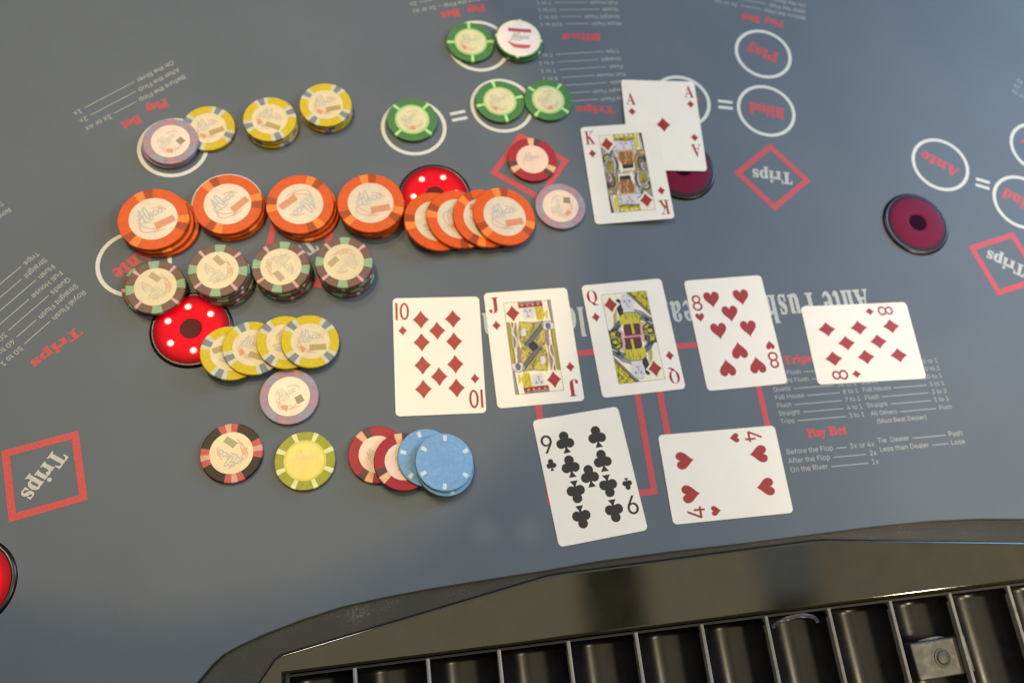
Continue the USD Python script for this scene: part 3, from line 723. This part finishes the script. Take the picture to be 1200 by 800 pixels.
# green
chip('green', -4.5, 265.3, 0, 0, 'green chip in the white circle beside the white faced chip', 'green chips')
chip('green', -58.6, 190.9, 0, 45, 'green chip alone in the white circle left of an equals sign', 'green chips')
chip('green', 13.6, 206.0, 0, 12, 'green chip in the white circle right of an equals sign', 'green chips')
chip('green', 53.7, 206.3, 0, 50, 'green chip on open felt touching the edge of a white circle, beside the pay table', 'green chips')
chip('green', 36.6, 264.8, 0, -35, 'green chip underneath the white faced chip', 'green chips')
chip('white', 35.8, 265.6, 3.32, -6, 'green rimmed chip with a wide white face and red banners', 'white faced chips')
# the rest
chip('red', 33.6, 150.6, 0, 0, 'crimson chip with cream spots on a red printed diamond', 'red chips')
chip('red', -101.6, -75.5, 0, 40, 'red chip at the left end of the short row under the blue chips', 'red chips')
chip('red', -85.2, -82.9, 3.9, 130, 'red chip leaning between the other red chip and the blue chips', 'red chips', tilt=(10.5, -1))
chip('blue', -69.4, -81.5, 4.2, 20, 'pale blue chip leaning on the red chips, lowest of the three blue', 'blue chips', tilt=(10.5, 1.0))
chip('blue', -57.4, -89.4, 4.9, 75, 'pale blue chip in the middle of the three blue, rim showing below', 'blue chips', tilt=(10.0, -1))
chip('blue', -57.9, -86.6, 8.4, 0, 'pale blue chip on top of the three blue', 'blue chips', tilt=(10.0, -1))
chip('black', -197.4, -66.0, 0, 140, 'black chip with pink edge blocks lying alone on the felt')
chip('lime', -149.9, -75.5, 0, 0, 'lime green chip with a yellow centre lying alone on the felt')

# ------------------------------------------------------------------ playing cards
STOCK = look('card_stock', (231, 226, 220), 0.34, 0.02, 60, coat=0.15, veil=0.0)
CRED = look('card_red', (158, 48, 54), 0.4, 0.05)
CBLK = look('card_black', (26, 26, 27), 0.4, 0.05)
CW, CH, CT = 63.5, 89.0, 0.32
PAL = {'red': (160, 52, 52), 'wine': (88, 34, 42), 'yellow': (196, 184, 52), 'olive': (150, 144, 62), 'black': (30, 28, 30), 'lav': (206, 202, 214), 'grey': (142, 140, 146), 'cream': (230, 224, 206),
       'pink': (206, 160, 168), 'brown': (150, 96, 56), 'slate': (96, 100, 118), 'tan': (188, 168, 128), 'mauve': (150, 120, 116), 'dkyellow': (168, 152, 40)}


def diamond(w, h):
    p = []
    for k in range(4):
        a, b = [((w / 2, 0), (0, h / 2)), ((0, h / 2), (-w / 2, 0)), ((-w / 2, 0), (0, -h / 2)), ((0, -h / 2), (w / 2, 0))][k]
        for t in np.linspace(0, 1, 6)[:-1]:
            s = 1 - 0.10 * math.sin(math.pi * t)
            p.append(((a[0] * (1 - t) + b[0] * t) * s, (a[1] * (1 - t) + b[1] * t) * s))
    return Polygon(p)


def heart(w, h):
    p = [(16 * math.sin(t) ** 3 / 32 * w, (13 * math.cos(t) - 5 * math.cos(2 * t) - 2 * math.cos(3 * t) - math.cos(4 * t) + 2.5) / 29 * h) for t in np.linspace(0, 2 * math.pi, 49)[:-1]]
    return Polygon(p).buffer(0)


def club(w, h):
    r = w * 0.265
    g = [Point(-w / 2 + r, -h * 0.06).buffer(r, 12), Point(w / 2 - r, -h * 0.06).buffer(r, 12), Point(0, h / 2 - r).buffer(r, 12), Polygon([(-w * .2, 0), (0, h * .22), (w * .2, 0), (0, -h * .2)]),
         Polygon([(-w * 0.05, 0), (w * 0.05, 0), (w * 0.07, -h * .3), (w * 0.22, -h / 2), (-w * 0.22, -h / 2), (-w * 0.07, -h * .3)])]
    return unary_union(g)


SUIT = {'diamond': lambda k=1: diamond(11.9 * k, 14.2 * k), 'heart': lambda k=1: heart(12.7 * k, 13.6 * k), 'club': lambda k=1: club(13.0 * k, 15.6 * k)}


def index_shape(r):
    if r == '10':
        g = unary_union([box(-4.9, -6.7, -3.3, 6.7), Point(0, 0).buffer(1, 24).buffer(0)])
        o = affinity.translate(affinity.scale(Point(0, 0).buffer(1, 24), 3.4, 6.8), 1.6, 0)
        i = affinity.translate(affinity.scale(Point(0, 0).buffer(1, 24), 1.75, 5.2), 1.6, 0)
        return unary_union([box(-4.9, -6.7, -3.2, 6.7), o.difference(i)])
    if r in 'AJQK':
        _, g = glyph('s' + r)
        w, h = 8.0, 12.6
    else:
        _, g = glyph('d' + r)
        w, h = 7.8, 12.8
    b = g.bounds
    g = affinity.translate(g, -(b[0] + b[2]) / 2, -(b[1] + b[3]) / 2)
    g = affinity.scale(g, w / (b[2] - b[0]), h / (b[3] - b[1]), origin=(0, 0))
    return g.buffer(-0.02 if r in 'AJQK' else 0.08)


PIPS = {'10': [(x, y) for x in (-11.8, 11.6) for y in (27.2, 9.7, -7.7, -25.5)] + [(-0.3, 18.3), (-0.3, -16.6)],
        '9': [(x, y) for x in (-12.0, 11.5) for y in (25.3, 7.9, -10.2, -27.6)] + [(0, -1.1)],
        '8h': [(x, y) for x in (-12.6, 11.4) for y in (26.9, 1.0, -27.9)] + [(-0.5, 14.2), (-0.2, -15.1)],
        '8d': [(x, y) for x in (-12.0, 12.0) for y in (26.6, -0.6, -27.2)] + [(0, 12.8), (0, -13.8)],
        '4': [(x, y) for x in (-11.9, 11.9) for y in (27.4, -27.6)], 'A': [(0.2, -0.2)]}
ZP = CT + 0.05


def court(parent, layers, name='picture'):
    """A double-ended court picture: painted pieces cut against one another so that none overlap, upper half repeated upside down."""
    clip = box(-17.6, -35.3, 17.6, 35.3)
    upper = box(-18, 0, 18, 36)
    done, per = Polygon(), {}
    for colour, g in layers[::-1]:
        g = g.buffer(0)
        h = g.intersection(upper)
        full = unary_union([h, affinity.rotate(h, 180, origin=(0, 0))]).intersection(clip)
        vis = full.difference(done)
        done = unary_union([done, full])
        per[colour] = unary_union([per.get(colour, Polygon()), vis])
    for c, g in per.items():
        ps = [p for p in polys(g) if p.area > 0.02]
        m = look('court_' + c, PAL[c], 0.42, 0.08, 500)
        if len(ps) <= 6:
            for p in ps:
                part(parent, name, sheet(p, ZP), m)
        else:                                   # too many slivers of one colour to pick apart
            tag(part(parent, name, sheet(unary_union(ps), ZP), m), kind='stuff')


def P(*xy):
    return Polygon(list(zip(xy[::2], xy[1::2])))


def line(w, *xy):
    return LineString(list(zip(xy[::2], xy[1::2]))).buffer(w / 2, 4)


def ell(x, y, rx, ry, a=0):
    return affinity.translate(affinity.rotate(affinity.scale(Point(0, 0).buffer(1, 12), rx, ry), a, origin=(0, 0)), x, y)


def hatch(region, n, seed, w=0.35, ang=None):
    """Scattered short engraving strokes inside a region."""
    r = np.random.default_rng(seed)
    x0, y0, x1, y1 = region.bounds
    out = []
    for _ in range(n):
        x, y = r.uniform(x0, x1), r.uniform(y0, y1)
        a = r.uniform(0, math.pi) if ang is None else math.radians(ang + r.uniform(-14, 14))
        l = r.uniform(0.8, 2.4)
        out.append(line(w, x - l * math.cos(a), y - l * math.sin(a), x + l * math.cos(a), y + l * math.sin(a)))
    return unary_union(out).intersection(region)


def face(x, y, k=1.0):
    """Engraved face: eyes, brow, nose, mouth."""
    return [('black', unary_union([line(.45, x - 2.6 * k, y + 1.6 * k, x - 0.9 * k, y + 1.7 * k), line(.45, x + 0.8 * k, y + 1.7 * k, x + 2.5 * k, y + 1.5 * k), ell(x - 1.7 * k, y + 0.7 * k, .55 * k, .42 * k), ell(x + 1.6 * k, y + 0.7 * k, .55 * k, .42 * k),
                                  line(.35, x - 0.1, y + 0.8 * k, x - 0.7 * k, y - 1.3 * k, x + .3 * k, y - 1.5 * k)])),
            ('red', line(.6, x - 1.1 * k, y - 2.7 * k, x + 1.0 * k, y - 2.7 * k))]


def queen():
    L = [('cream', box(-18, 0, 18, 36))]
    L += [('tan', P(-11, 24, -8, 24, -9.5, 9, -13, 9)), ('olive', line(0.8, -10.5, 20, -11.5, 9))]
    veil = P(2.5, 36, 18, 36, 18, 15.5)
    L += [('yellow', veil), ('dkyellow', unary_union([ell(9, 32, 1.8, 1.3), ell(14, 31, 1.6, 2), ell(13, 26, 1.6, 1.2), ell(16, 22.5, 1.2, 1.8)])), ('black', hatch(veil, 34, 3, .6)), ('black', P(1.2, 36, 4.6, 36, 18, 17.4, 18, 14.0)),
          ('tan', line(0.5, 2.9, 35.6, 17.7, 16.0))]
    L += [('grey', P(5, 22, 12, 19, 17.6, 13, 14, 11, 6, 15))]
    L += [('black', ell(-5.0, 22.5, 3.0, 8.6, 6)), ('lav', ell(1.2, 26.4, 5.2, 7.4)), ('lav', P(-3, 22, 5, 22, 6, 17, -4, 17))]
    L += [('grey', line(.4, -2.8, 31.5, 0, 33.8, 4.2, 32))]
    L += face(1.2, 27, 1.15)
    chest = P(-7.5, 16.5, -3, 19.2, 5, 19.0, 10, 16, 9, 9, 4, 7.5, -4, 7.5, -8, 10.5)
    L += [('yellow', chest), ('olive', hatch(chest, 20, 9, .8, 80)), ('black', line(.5, -7.5, 16.5, -3, 19.2, 5, 19.0, 10, 16))]
    L += [('slate', P(-8, 14, -12, 11, -16, 6, -12, 4, -7, 9))]
    sl = P(-18, 6.5, -12, 8, -8.5, 5, -8, 0, -18, 0)
    sr = P(18, 7, 13.5, 10.5, 9.5, 8, 8, 3, 9, 0, 18, 0)
    L += [('olive', sl), ('olive', sr), ('black', hatch(sl, 26, 5, .9)), ('black', hatch(sr, 28, 6, .9)), ('yellow', unary_union([ell(-14.5, 3.4, 1.6, 1.3), ell(14.3, 3.2, 1.7, 1.4), ell(12, 6.6, 1.2, 1.0)]))]
    L += [('slate', P(8, 14, 18, 8.5, 18, 13, 11.5, 17)), ('black', line(.8, 8, 13.5, 17.7, 7.4)), ('black', unary_union([line(.9, -8.2, 9.4, -17.6, 4.8), ell(13.4, 12.2, 2.0, 1.4, -30)]))]
    L += [('wine', box(-6.0, 0, 8.0, 7.6)), ('wine', P(-6, 7.6, 8, 7.6, 6.5, 10, -4.5, 10)), ('yellow', P(0.3, 2.0, 2.2, 2.0, 2.0, 10.5, 1.2, 12, 0.3, 10.5)), ('pink', box(-6, 0, 8, 0.55)), ('red', box(-6, 1.1, 8, 1.6))]
    L += [('pink', unary_union([LineString(arc_pts(11.2, 3.2, 3.6, 6.8, 100, 260)).buffer(.9), LineString(arc_pts(-9.8, 0.0, 3.2, 5.5, -80, 80)).buffer(.9)]))]
    return L


def king():
    L = [('cream', box(-18, 0, 18, 36)), ('lav', P(-9, 30, 11, 30, 11, 17, -9, 17))]
    crown = P(-6.5, 36, 11.5, 36, 12.0, 29.2, 4, 28.6, -5.5, 29.8)
    L += [('yellow', crown), ('olive', P(-6.0, 32, 11.8, 31.4, 12, 29.2, 4, 28.6, -5.5, 29.8)), ('black', hatch(crown, 14, 12, .5)), ('cream', unary_union([ell(x, 34, .9, .9) for x in (-3, 1, 5, 9)])), ('mauve', line(.8, -6, 29.9, 4, 28.7, 12, 29.2))]
    L += [('grey', unary_union([LineString(arc_pts(x, y, 1.5, 1.7, 30, 310)).buffer(.32) for x, y in ((-6.3, 25.5), (-6.6, 21.6), (9.0, 25.8), (9.6, 22.0), (-4.2, 18.8), (7.6, 18.8))]))]
    L += face(1.6, 25.3, 1.1)
    L += [('tan', P(-4.5, 20.5, 8.5, 20.5, 10, 14, 8, 8, -3, 8, -6, 14))]
    beard = P(-3.4, 19, 7, 19, 8.3, 14, 6.6, 6.0, -2.4, 6.0, -4.2, 13)
    L += [('brown', beard), ('tan', hatch(beard, 16, 4, .5, 80)), ('black', P(-2.8, 6.6, 6.8, 6.8, 6.2, 3.4, -2.2, 3.0)), ('tan', box(-3, 0, 7, 1.6))]
    L += [('cream', P(12, 36, 15.6, 36, 15.4, 18, 11.4, 18)), ('yellow', P(12.6, 35, 14.2, 35, 13.8, 22, 12.2, 22)), ('black', P(15.8, 36, 18, 36, 18, 13, 16.8, 13)), ('grey', line(.7, 15.4, 35, 15.0, 18))]
    L += [('olive', P(-18, 20, -9, 18, -9, 24, -18, 24)), ('yellow', P(10.5, 30, 12, 30, 12, 18, 10, 18))]
    a = P(-18, 23, -8.5, 21, -5, 12, -5, 0, -18, 0)
    b = P(18, 20, 11.5, 20, 8, 12, 7, 0, 18, 0)
    L += [('grey', a), ('mauve', b), ('lav', hatch(a, 22, 21, .6, 60)), ('black', hatch(a, 14, 23, .5, 40)), ('black', hatch(b, 12, 24, .5, 120)), ('dkyellow', unary_union([ell(-12.5, 6.5, 3.4, 5.4, -10), P(9, 12, 12, 14, 11, 0, 8.5, 0)])), ('black', hatch(ell(-12.5, 6.5, 3.4, 5.4, -10), 12, 25, .5, 30)), ('yellow', unary_union([P(-17.6, 16, -14, 19, -12.5, 16, -15, 13.4), ell(15.4, 17, 1.6, 1.4)])), ('olive', ell(-12.8, 3.4, 2.4, 2.6)),
          ('black', unary_union([LineString(arc_pts(-13.6, 12.5, 3.6, 4.6, 60, 200)).buffer(.7), LineString(arc_pts(-9.6, 8, 3.0, 7, -60, 60)).buffer(.6), LineString(arc_pts(13.2, 7, 2.6, 5.6, 90, 270)).buffer(.65), P(13.6, 12.5, 17.8, 14.5, 17.8, 8.5, 15.8, 8.0)])),
          ('lav', unary_union([LineString(arc_pts(-9.8, 8, 1.6, 5.6, -60, 60)).buffer(.4), LineString(arc_pts(14.8, 4, 1.7, 3.2, 90, 270)).buffer(.45)])), ('slate', hatch(b, 12, 22, .6))]
    return L


def jack():
    L = [('cream', box(-18, 0, 18, 36))]
    cap = P(-7.5, 36, 11, 36, 11.5, 30.8, -6.8, 30.4)
    L += [('mauve', cap), ('red', P(-7.2, 33, 11.2, 33.4, 11.5, 30.8, -6.8, 30.4)), ('black', hatch(cap, 12, 31, .45, 60)), ('pink', unary_union([ell(x, 32.6, .8, .6) for x in (-4, 0, 4, 8)]))]
    L += [('lav', P(-4.8, 30.4, 4.8, 30.6, 4.4, 22.5, 1.0, 19.6, -3.6, 21)), ('cream', P(-2, 21, 3.6, 21.8, 3.6, 18, -2, 18))]
    L += face(-0.4, 26.6, 1.1)
    hair = P(4.6, 30.8, 11.2, 30.4, 12.2, 24, 10, 19.6, 5.6, 20.2)
    L += [('yellow', hair), ('dkyellow', hatch(hair, 12, 33, .6, 70)), ('cream', P(12, 36, 15.2, 36, 14.2, 29.5, 12, 28.5)), ('yellow', P(12.4, 26, 14.4, 28, 14.0, 20.5, 12.4, 21)), ('grey', P(15.6, 36, 18, 36, 18, 14, 16.8, 14)), ('black', line(.5, 15.4, 36, 16.6, 14))]
    coat = P(-8, 20, 4, 18.6, 10, 19.4, 12, 12, 9, 0, -9, 0, -10, 12)
    L += [('olive', coat), ('yellow', unary_union([P(-7, 18.6, 2, 17.6, -2, 12, -7, 13), P(6.5, 9.5, 10.5, 12.5, 9.8, 2, 5.5, 4.5), P(-9, 4, -5, 1, -6.5, 0, -9, 0)])), ('tan', hatch(coat, 34, 35, .8, 50)), ('slate', hatch(coat, 22, 36, .45, 130)), ('black', hatch(coat, 18, 37, .35, 60)), ('lav', P(-7.5, 13, -3.8, 15, -4.2, 8.5, -7.6, 8))]
    L += [('slate', P(-6.2, 1.5, 7.6, 16.5, 9.4, 14.5, -3.8, 0)), ('black', unary_union([line(.6, -6.2, 1.5, 8.2, 17.0), line(.5, -3.4, 0, 9.4, 14.0)])), ('black', P(-3.4, 2.0, 1.2, 4.0, 3.8, 0, -3.4, 0))]
    L += [('lav', ell(13.2, 15.4, 4.2, 4.2)), ('slate', ell(13.2, 14.8, 2.0, 2.8)), ('grey', LineString(arc_pts(13.2, 15.4, 3.6, 3.6, 20, 190)).buffer(.4))]
    for x in (-16.4, -12.2):
        L += [('olive' if x < -14 else 'mauve', box(x - 1.6, 0, x + 1.4, 20)), ('tan', box(x + 1.4, 0, x + 2.2, 19)), ('black', line(.5, x - 1.6, 0, x - 1.4, 20))]
    L += [('lav', LineString([(-12.6 + 1.1 * math.sin(y / 2.6), y) for y in np.linspace(0, 18, 19)]).buffer(.55)), ('mauve', P(9.8, 12, 13.2, 12, 12.4, 0, 9.6, 0)), ('lav', LineString([(13.9 - .9 * math.sin(y / 2.4), y) for y in np.linspace(0, 12, 13)]).buffer(.6)), ('dkyellow', P(14.8, 12, 17.8, 13, 17.8, 0, 14.6, 0)),
          ('black', line(.6, 14.7, 0, 14.9, 12))]
    return L


def playing_card(rank, suit, label, loc, deg, tilt=(0, 0), idx=(34.0, 19.0), pips=None, picture=None, extra=()):
    # the card bends a trifle, as handled cards do
    name = 'playing_card'
    t = thing(name, label, 'playing card', loc, (tilt[1], tilt[0], deg), 'playing cards face up')
    outline = box(-CW / 2 + 3.2, -CH / 2 + 3.2, CW / 2 - 3.2, CH / 2 - 3.2).buffer(3.2, 8)
    part(t, 'card_stock', bevel_plate(outline, 0, CT, 0.06), STOCK, 30)
    ink = CBLK if suit == 'club' else CRED
    n = index_shape(rank)
    s = SUIT[suit](0.54)
    ux = 25.1
    spots = [(-ux, idx[0], idx[1], 0), (ux, -idx[0], -idx[1], 180)] + list(extra)
    for x, yn, ys, rot in spots:
        part(t, 'index', sheet(affinity.translate(affinity.rotate(n, rot, origin=(0, 0)), x, yn), ZP), ink)
        part(t, 'small_pip', sheet(affinity.translate(affinity.rotate(s, rot, origin=(0, 0)), x, ys), ZP), ink)
    for x, y in PIPS.get(pips, []):
        part(t, 'pip', sheet(affinity.translate(affinity.rotate(SUIT[suit](), 180 if y < -2 and suit != 'diamond' else 0, origin=(0, 0)), x, y), ZP), ink)
    if picture:
        fr = box(-17.9, -35.6, 17.9, 35.6)
        part(t, 'frame', sheet(fr.difference(fr.buffer(-0.32, join_style=2)), ZP), look('frame_line', (128, 118, 122), 0.5))
        corner = [(-11.9, 26.7), (11.7, -26.7)]
        keep = unary_union([affinity.translate(diamond(14.6, 17.0), *c) for c in corner])
        court(t, picture + [('cream', affinity.translate(diamond(14.6, 17.2), -11.9, 26.7))])
        for c in corner:
            part(t, 'pip', sheet(affinity.translate(diamond(10.4, 12.6), *c), ZP + 0.04), CRED)
    return t


playing_card('10', 'diamond', 'ten of diamonds, leftmost card of the row on the felt', (-54.2, -6.3, 0.1), -2.4, pips='10')
playing_card('J', 'diamond', 'jack of diamonds between the ten and the queen', (15.2, -4.9, 0.1), 0.6, picture=jack(), idx=(34.2, 18.2))
playing_card('Q', 'diamond', 'queen of diamonds between the jack and the eight of hearts', (91.1, -2.7, 0.1), 1.9, picture=queen(), idx=(33.6, 18.0))
playing_card('8', 'heart', 'eight of hearts in the row, right of the queen', (171.5, -4.35, 0.1), 0.9, pips='8h', idx=(25.4, 13.2))
playing_card('8', 'diamond', 'eight of diamonds lying sideways at the right end of the row', (272.8, -20.6, 0.1), -91.3, pips='8d', idx=(25.2, 11.8))
playing_card('9', 'club', 'nine of clubs, the only black card, near the chip tray', (42.9, -102.2, 0.1), 4.7, pips='9', idx=(26.0, 11.2))
playing_card('4', 'heart', 'four of hearts lying sideways beside the nine of clubs', (141.3, -110.8, 0.1), -90.3, pips='4', idx=(26.4, 11.8))
playing_card('A', 'diamond', 'ace of diamonds resting on a dark red disc, partly under the king', (147.3, 179.4, 2.65), -4.6, tilt=(-1.4, -1.8), pips='A', idx=(25.2, 12.2), extra=[(25.8, 34.2, 21.2, 0), (-25.8, -34.2, -21.2, 180)])
playing_card('K', 'diamond', 'king of diamonds overlapping the corner of the ace', (108.7, 135.9, 2.7), -0.4, tilt=(-4.5, 0), picture=king(), idx=(34.0, 19.2))
